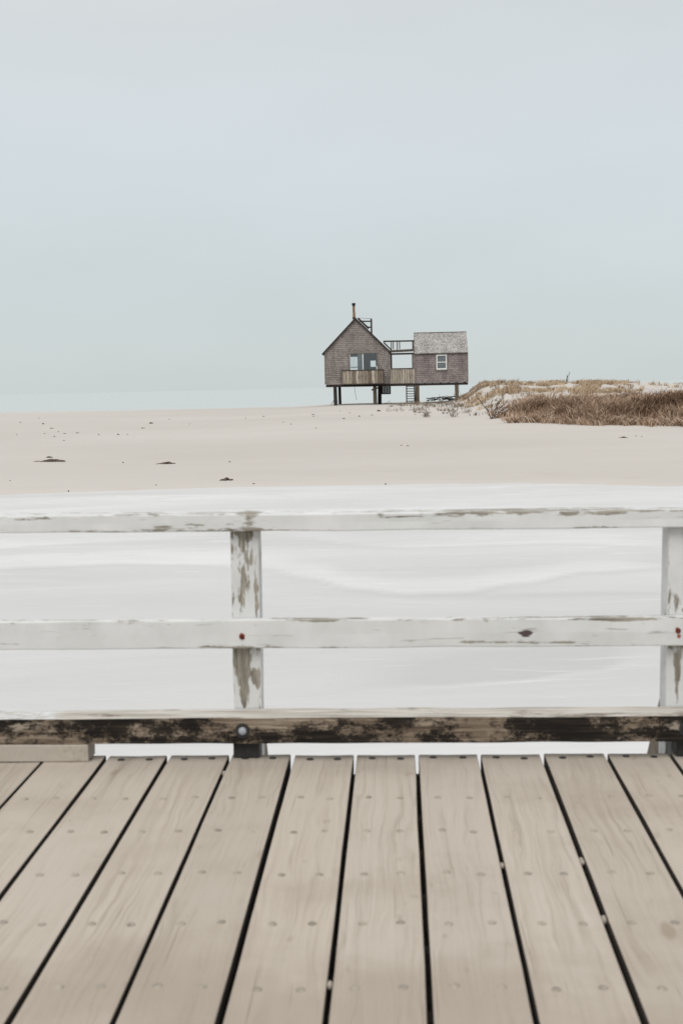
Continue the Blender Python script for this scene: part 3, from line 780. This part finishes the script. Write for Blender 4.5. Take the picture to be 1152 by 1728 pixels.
part('rope', M_TRIMD, house, lambda mb: mb.tube([(-3.26, .2, 1.34), (-3.22, .2, .9), (-3.15, .2, .45), (-3.13, .2, .32)], [.012, .012, .012, .02], 5))
part('rope', M_TRIM, house, lambda mb: mb.tube([(4.66, .1, 1.3), (4.68, .1, .8), (4.78, .1, .4)], .012, 5))
part('brace', M_PILED, house, lambda mb: mb.tube([(-5.06, -.1, .0), (-4.84, .0, .35), (-4.76, .05, .48)], [.02, .02, .015], 5))
# flue
fl = part('flue_pipe', M_PIPE, house, lambda mb: (mb.tube([(-3.20, .55, 6.25), (-3.20, .55, 6.95)], .105, 12), mb.tube([(-3.21, .55, 6.952), (-3.21, .55, 7.50)], .095, 12)))
part('flue_cap', M_TRIMD, fl, lambda mb: mb.tube([(-3.21, .55, 7.42), (-3.21, .55, 7.52), (-3.21, .55, 7.53), (-3.21, .55, 7.62), (-3.21, .55, 7.66)], [.11, .11, .16, .15, .06], 12))
part('flue_collar', M_TRIMD, fl, lambda mb: mb.tube([(-3.20, .55, 6.50), (-3.20, .55, 6.56)], .15, 12))
# roof walk railing
rwk = part('roof_rail', M_TRIMD, house, lambda mb: (mb.box(-1.96, -1.86, .5, .58, 5.2, 6.47), mb.box(-1.96, -1.86, 2.0, 2.08, 5.2, 6.47)))
part('rail_bar', M_TRIMD, rwk, lambda mb: mb.beam((-2.78, .54, 6.27), (-1.96, .54, 6.25), .05, .10))
part('rail_bar', M_TRIMD, rwk, lambda mb: mb.beam((-2.30, .54, 5.84), (-1.96, .54, 5.80), .05, .10))
part('rail_bar', M_TRIMD, rwk, lambda mb: mb.beam((-1.91, .58, 6.22), (-1.91, 2.0, 6.22), .05, .08))
part('rail_bar', M_TRIMD, rwk, lambda mb: mb.beam((-2.9, .45, 6.50), (-2.1, .45, 5.70), .07, .14))
part('rail_wire', M_TRIM, rwk, lambda mb: mb.tube([(-3.0, .54, 6.53), (-2.4, .54, 6.49), (-1.9, .54, 6.43)], .016, 5))

# ------------------------------------------------------------------ dune vegetation
def blade_mesh(spots, seed, hmin, hmax, wid, bend=.5):
    """spots: (x, y, z, height factor, tint, lean x, lean y) - one narrow bent leaf each"""
    rg = random.Random(seed); mb = MB()
    for (x, y, z, hs, tn, lx, ly) in spots:
        h = rg.uniform(hmin, hmax)*hs; fa = rg.gauss(0, .6)
        lx += rg.gauss(0, .16); ly += rg.gauss(0, .16)
        w = wid*rg.uniform(.5, 1.35)
        wx, wy = math.cos(fa)*w/2, math.sin(fa)*w/2
        p1 = (x+lx*h*.4, y+ly*h*.45, z+h*.6)
        k = bend*rg.uniform(0, 1)
        p2 = (x+lx*h*(1+k), y+ly*h, z+h*(1-.35*k*min(1, abs(lx)*2)))
        mb.tv = max(0, min(1, tn + rg.gauss(0, .2)))
        mb.add([(x-wx, y-wy, z-.06), (x+wx, y+wy, z-.06), (p1[0]+wx*.8, p1[1]+wy*.8, p1[2]), (p1[0]-wx*.8, p1[1]-wy*.8, p1[2]), (p2[0]+wx*.15, p2[1]+wy*.15, p2[2]), (p2[0]-wx*.15, p2[1]-wy*.15, p2[2])],
               [(0, 1, 2, 3), (3, 2, 4, 5)])
    return mb
def clumps(rg, n, xr, yr, keep, per, rad, hfun, tfun, leanx, leansd):
    out = []; tries = 0; made = 0
    while made < n and tries < n*40:
        tries += 1
        x = rg.uniform(*xr); y = rg.uniform(*yr)
        if rg.random() > keep(x, y): continue
        made += 1
        lx = leanx + rg.gauss(0, leansd); ly = rg.gauss(0, .2); hs = hfun(x, y)*rg.uniform(.65, 1.15); tn = tfun(x, y) + rg.gauss(0, .13)
        for i in range(rg.randint(per//2, per)):
            a = rg.uniform(0, 2*PI); r = rad*math.sqrt(rg.random())
            qx, qy = x+math.cos(a)*r, y+math.sin(a)*r
            out.append((qx, qy, terrain(qx, qy), hs, tn, lx + .5*math.cos(a)*r/rad, ly + .4*math.sin(a)*r/rad))
    return out
M_GB = m_grass('russet_dune_grass', (.065, .036, .022), (.30, .198, .13), (.68, .54, .42))
M_GT = m_grass('straw_dune_grass', (.16, .105, .06), (.42, .312, .21), (.66, .55, .405))
M_GD = m_grass('grey_dead_stems', (.08, .06, .045), (.24, .195, .145), (.45, .39, .31))
M_TWIG = m_plain('grey_brown_twigs', (.115, .08, .055), .9, .3, 20)
rg = random.Random(11)
# front: dense russet stand
def keep_front(x, y):
    fy = footline(x)
    d = ss(-.3, .8, y-fy)*ss(4.8, 7.0, x + .9*fbm(x, y, .6, 2))*(1-ss(4.8, 8.4, y-fy - .22*(x-8) + 2.4*fbm(x, y, .35, 3)))
    return d*(.45 + .55*ss(-.25, .2, fbm(x, y, .55, 3)))
def h_front(x, y):
    return (.5 + .5*ss(4.5, 9, x))*(.8 + .5*fbm(x+5, y, .45, 2))*(1-.45*(1-ss(0, 1.6, y-footline(x))))
def t_front(x, y):
    return .40 + .30*fbm(x+9, y, .4, 2) + .15*ss(2.5, 7, y-footline(x)) + .05*(1-ss(0, 1., y-footline(x)))
sp = clumps(rg, 2300, (4.6, 19.5), (48, 72), keep_front, 22, .26, h_front, t_front, .18, .32)
# thinning tufts that stray onto the sand in front and at the left end
sp += clumps(rg, 130, (6.2, 18), (47, 66), lambda x, y: ss(-1.5, .2, y-footline(x))*(1-ss(.6, 1.4, y-footline(x)))*(.3+.7*ss(0, .3, fbm(x, y, .9, 2))), 9, .16, lambda x, y: .5, t_front, .1, .6)
sp += clumps(rg, 34, (4.9, 7.4), (60, 70), lambda x, y: ss(0, .3, fbm(x, y, .8, 3)), 12, .18, lambda x, y: .62, t_front, .1, .5)
# flattened dead stems along the toe
for i in range(1500):
    x = rg.uniform(5.2, 17); y = footline(x) + rg.gauss(.1, .22)
    sp.append((x, y, terrain(x, y), rg.uniform(.3, .7), rg.uniform(.1, .95), rg.choice((-1, 1))*rg.uniform(.5, 2.2), 0))
tag(blade_mesh(sp, 1, .45, .85, .034, .8).build('dune_grass', M_GB, tint=True), 'dense russet dune grass covering the front of the low dune at right', 'grass', kind='stuff')
# straw tufts on the rear ridge and the flank by the house
def ridge_patch(x, y):
    px = 670 + 2100*x/y
    a = ss(3.9, 5.4, x)*ss(74, 80, y)*(1-ss(96, 100, y))*(1-.93*ss(1035, 1075, px))
    n1 = fbm(x+3, y*.6, .5, 3)
    return a*ss(-.02, .35, n1 + .40*(1-ss(5.2, 8.5, x)) + .38*math.exp(-((px-1000)/48)**2) - .15*ss(890, 930, px)*(1-ss(940, 975, px)))
sp = clumps(rg, 760, (3.5, 24), (73, 99), ridge_patch, 22, .22, lambda x, y: .75+.5*fbm(x, y, .6, 2), lambda x, y: .45+.3*fbm(x, y, .5, 2), .25, .4)
tag(blade_mesh(sp, 2, .22, .48, .036, 1.0).build('beach_grass', M_GT, tint=True), 'straw-coloured beach grass in patches on the dune ridge right of the house', 'grass', kind='stuff')
# thin litter of dead stems on the sand below the house
def litter(x, y):
    q = 670 + 2100*x/y
    return ss(630, 700, q)*ss(66, 86, y + 1.5*(x-3) + 5*mnoise.noise(Vector((x*.6, y*.1, 2))))*ss(-.05, .35, fbm(x, y, .8, 3))
sp = clumps(rg, 300, (-1.2, 8.6), (68, 95), litter, 8, .22, lambda x, y: 1, lambda x, y: .28, .3, .6)
tag(blade_mesh(sp, 3, .10, .32, .028, 1.0).build('dead_stems', M_GD, tint=True), 'thin scatter of dead grass stems on the sand slope below the house', 'grass', kind='stuff')
# loose stalks against the sky on the ridge
def shrub(name, px, py, h, n, spread, seed, label, cat, lean=0, r0=.016, mat=None, at=None):
    rg = random.Random(seed); p = Vector((*at, terrain(*at))) if at else ground_at(px, py); mb = MB()
    def grow(a, d, ln, r, lev):
        pts = [a]; q = a.copy(); dd = d.copy()
        for i in range(4):
            dd = (dd + Vector((rg.gauss(0, .16), rg.gauss(0, .16), rg.gauss(0, .1)))).normalized()
            q = q + dd*ln/4; pts.append(q.copy())
        mb.tube(pts, [r, r*.85, r*.7, r*.55, r*.35], 5)
        if lev > 0:
            for k in range(rg.choice((2, 2, 3))):
                b = pts[rg.choice((1, 2, 3))]
                nd = (dd + Vector((rg.gauss(0, .45), rg.gauss(0, .4), rg.gauss(0, .25)))).normalized()
                grow(b, nd, ln*rg.uniform(.4, .65), r*.55, lev-1)
    for i in range(n):
        d = Vector((lean + rg.gauss(0, spread), rg.gauss(0, spread*.7), 1)).normalized()
        grow(Vector((rg.gauss(0, .08), rg.gauss(0, .08), -.05)), d, h*rg.uniform(.6, 1), r0, 2)
    return tag(mb.build(name, mat or M_TWIG, loc=p), label, cat)
shrub('bare_shrub', 829, 707, 1.75, 9, .34, 4, 'bare upright twiggy shrub on sand between the house and the russet grass', 'shrub', .1, .026)
shrub('bare_shrub', 717, 704, .6, 14, .42, 5, 'low fan of dead twigs on the sand below the right-hand stilts', 'shrub', .15, .010)
shrub('bare_shrub', 765, 704, .75, 9, .42, 6, 'small dark-stemmed dead shrub on sand, between the twig fan and the upright shrub', 'shrub', .05, .014)
shrub('dead_branch', 960, 652, 1.15, 2, .45, 9, 'dark dead branch sticking up on the dune crest against the sky', 'branch', -.8, .05, at=(11.9, 89.0))
# driftwood under the annex
rg = random.Random(21)
def driftwood(px0, px1, py, label, n, r, seed, up=.25):
    rg = random.Random(seed); p = ground_at((px0+px1)/2, py); L = (px1-px0)/2100*p.y
    mb = MB()
    for i in range(n):
        a = rg.uniform(-L/2, L/2*.2); ln = L*rg.uniform(.3, .75); z = rg.uniform(.0, up)
        pts = [Vector((a + ln*k/5, rg.gauss(0, .12), max(.02, z + rg.gauss(0, .05) - .0*k))) for k in range(6)]
        rr = r*rg.uniform(.5, 1.1)
        mb.tube(pts, [rr, rr*.9, rr, rr*.8, rr*.6, rr*.3], 6)
        if rg.random() < .6:
            b = pts[rg.randint(1, 4)]
            mb.tube([b, b+Vector((rg.uniform(-.2, .2), 0, rg.uniform(.08, .3)))], [rr*.6, rr*.25], 5)
    return tag(mb.build('driftwood', M_PILED, loc=p), label, 'driftwood')
driftwood(718, 785, 677, 'black tangle of driftwood branches lying under the annex beside its right-hand stilt', 11, .055, 2, .32)
driftwood(645, 668, 681, 'short pale stick of driftwood on the sand just left of the ladder', 1, .03, 3, .1)
driftwood(868, 922, 712, 'fallen grey-brown stems lying at the left toe of the russet grass', 5, .03, 4, .2)

# ------------------------------------------------------------------ wrack and scraps on the sand
M_WEED = m_plain('dry_black_seaweed', (.125, .098, .078), .95, .4, 12)
def weed(name, px, py, wpx, hpx, label, cat, seed, group=None):
    rg = random.Random(seed); p = ground_at(px, py)
    k = p.y/2100; L = wpx*k; hh = hpx*k*1.1
    mb = MB()
    n = max(5, int(wpx*1.2)) if wpx > 8 else 5
    for i in range(n):
        a = rg.gauss(0, L*.2); b = rg.gauss(0, L*.14)
        ln = L*rg.uniform(.2, .5); th = rg.uniform(-.7, .7)
        top = hh*rg.uniform(.3, 1)*max(.25, 1-abs(a)/(L*.55))
        pts = [Vector((a-math.cos(th)*ln/2, b-math.sin(th)*ln/2, .0)), Vector((a, b, top)), Vector((a+math.cos(th)*ln/2, b+math.sin(th)*ln/2, .0))]
        mid = [pts[0], pts[0].lerp(pts[1], .55)+Vector((0, 0, top*.2)), pts[1], pts[1].lerp(pts[2], .45)+Vector((0, 0, top*.2)), pts[2]]
        r = max(.012, hh*.22)*rg.uniform(.6, 1.1)
        mb.tube(mid, [r*.4, r, r*1.1, r*.9, r*.3], 6)
    return tag(mb.build(name, M_WEED, loc=p), label, cat, group)
weed('seaweed_clump', 88, 779, 42, 3.8, 'longest dark seaweed clump, lying on the sand at far left', 'seaweed', 1)
weed('seaweed_clump', 83, 773, 12, 3, 'small flat seaweed scrap just behind the longest clump at far left', 'seaweed', 12)
weed('seaweed_clump', 283, 783, 26, 3.6, 'brown loaf-shaped seaweed clump alone on the open sand left of centre', 'seaweed', 2)
weed('seaweed_clump', 383, 811, 22, 4.6, 'dark seaweed heap nearest the edge of the ice', 'seaweed', 3)
weed('driftwood_stick', 1051, 739, 15, 2.2, 'short dark stick lying on the sand in front of the russet grass', 'stick', 4)
bits = [(35,713,4),(67,706,3),(73,716,8),(88,723.5,7),(29,734,3),(75,732,5),(92,737,5),(110,732,6),(99,729,4),(131,731,7),(109,744,6),(167,734,3),(199,734,7),(216,733.5,4),(286,708,3),(241,723,7),(255,715,9),(387,780,3),(208,781,5),(116,830,3),(264,819,3),(18,812,3),
        (414,706,4),(528,700,6),(529,703,5),(478,713,4),(491,716,4),(627,701,5),(581,707,7),(606,703,7),(638,694,9),(388,780,3),(677,752,4),(688,753,6),(428,818,3),(651,819,4),(533,723,4),(1072,736,3),(1082,737,3),(573,694,3),(590,697,3),(700,700,4),(445,703,5),(320,716,3)]
for i, (px, py, w) in enumerate(bits):
    weed('seaweed_scrap', px, py, w, max(1.1, w*.28), 'tiny dark seaweed scrap strewn on the pale open sand', 'seaweed', 40+i, 'seaweed scraps strewn on the sand')

# ------------------------------------------------------------------ camera
cd = bpy.data.cameras.new('camera'); co = bpy.data.objects.new('camera', cd); COL.objects.link(co)
co.matrix_world = Matrix.Translation(CAM) @ RC.to_4x4()
cd.sensor_fit = 'VERTICAL'; cd.sensor_height = 36; cd.sensor_width = 24
cd.lens = F/1728*36
cd.clip_start = .05; cd.clip_end = 40000
cd.dof.use_dof = True; cd.dof.focus_distance = 94
cd.dof.aperture_fstop = cd.lens/1000/.0068
cd.dof.aperture_blades = 0
S.camera = co
S.render.resolution_x, S.render.resolution_y = 682, 1024

# ------------------------------------------------------------------ overcast daylight
EL, AZ = math.radians(52), math.radians(200)     # sun behind the cloud, behind the camera and a little left
W = bpy.data.worlds.new('World'); S.world = W; W.use_nodes = True
nt = W.node_tree; nt.nodes.clear()
out = nt.nodes.new('ShaderNodeOutputWorld'); bg = nt.nodes.new('ShaderNodeBackground'); nt.links.new(bg.outputs[0], out.inputs[0])
bg.inputs['Strength'].default_value = .1
sky = nt.nodes.new('ShaderNodeTexSky'); sky.sky_type = 'NISHITA'; sky.sun_disc = False; sky.sun_elevation = EL; sky.sun_rotation = AZ
tc = nt.nodes.new('ShaderNodeTexCoord'); sx = nt.nodes.new('ShaderNodeSeparateXYZ'); nt.links.new(tc.outputs['Generated'], sx.inputs[0])
nz = nt.nodes.new('ShaderNodeTexNoise'); mpn = nt.nodes.new('ShaderNodeMapping'); mpn.inputs['Scale'].default_value = (2.2, 2.2, 5)
nt.links.new(tc.outputs['Generated'], mpn.inputs[0]); nt.links.new(mpn.outputs[0], nz.inputs['Vector']); nz.inputs['Scale'].default_value = 1.6; nz.inputs['Detail'].default_value = 5
ma = nt.nodes.new('ShaderNodeMath'); ma.operation = 'MULTIPLY_ADD'; nt.links.new(nz.outputs['Fac'], ma.inputs[0]); ma.inputs[1].default_value = .16; nt.links.new(sx.outputs['Z'], ma.inputs[2])
ma2 = nt.nodes.new('ShaderNodeMath'); ma2.operation = 'SUBTRACT'; nt.links.new(ma.outputs[0], ma2.inputs[0]); ma2.inputs[1].default_value = .08
rp_ = nt.nodes.new('ShaderNodeValToRGB'); nt.links.new(ma2.outputs[0], rp_.inputs[0])
rp_.color_ramp.interpolation = 'B_SPLINE'; e = rp_.color_ramp.elements
def lin(c): return tuple(((x/255+.055)/1.055)**2.4 if x > 10 else x/255/12.92 for x in c)
EXPO = .6; K = 1/(2**EXPO)
stops = [(0.0, lin((201, 209, 209)), 1), (.06, lin((202, 211, 212)), 1), (.13, lin((209, 217, 220)), 1), (.20, lin((213, 221, 225)), 1), (.26, lin((213, 219, 222)), 1), (.32, lin((210, 214, 214)), 1), (.7, lin((234, 236, 239)), 1.2), (1, lin((238, 239, 241)), 1.4)]
while len(e) < len(stops): e.new(.5)
for el_, (p, c_, k_) in zip(e, stops): el_.position = p; el_.color = (*[x*k_ for x in c_], 1)
vm = nt.nodes.new('ShaderNodeVectorMath'); vm.operation = 'SCALE'; nt.links.new(rp_.outputs[0], vm.inputs[0])
nz2 = nt.nodes.new('ShaderNodeTexNoise'); nz2.inputs['Scale'].default_value = 2.6; nz2.inputs['Detail'].default_value = 5; nz2.inputs['Roughness'].default_value = .55
mp2 = nt.nodes.new('ShaderNodeMapping'); mp2.inputs['Scale'].default_value = (1, 1, 3.2); mp2.inputs['Location'].default_value = (3.1, .4, 1.7)
nt.links.new(tc.outputs['Generated'], mp2.inputs[0]); nt.links.new(mp2.outputs[0], nz2.inputs['Vector'])
mr = nt.nodes.new('ShaderNodeMapRange'); nt.links.new(nz2.outputs['Fac'], mr.inputs['Value'])
mr.inputs['From Min'].default_value = .3; mr.inputs['From Max'].default_value = .7; mr.inputs['To Min'].default_value = K/.1*.975; mr.inputs['To Max'].default_value = K/.1*1.025
nt.links.new(mr.outputs[0], vm.inputs['Scale'])
mx = nt.nodes.new('ShaderNodeMix'); mx.data_type = 'RGBA'; mx.inputs['Factor'].default_value = .04
nt.links.new(vm.outputs[0], mx.inputs[6]); nt.links.new(sky.outputs[0], mx.inputs[7]); nt.links.new(mx.outputs[2], bg.inputs['Color'])
sl = bpy.data.lights.new('sun', 'SUN'); so = bpy.data.objects.new('sun', sl); COL.objects.link(so)
sl.energy = 1.3; sl.angle = math.radians(40); sl.color = (1, .965, .92)
sd = Vector((math.sin(AZ)*math.cos(EL), math.cos(AZ)*math.cos(EL), math.sin(EL)))
so.rotation_euler = sd.to_track_quat('Z', 'Y').to_euler()
so.location = (0, -20, 40)
S.render.engine = 'CYCLES'
vs_ = S.view_settings; vs_.view_transform = 'Standard'; vs_.look = 'None'; vs_.exposure = EXPO; vs_.gamma = 1
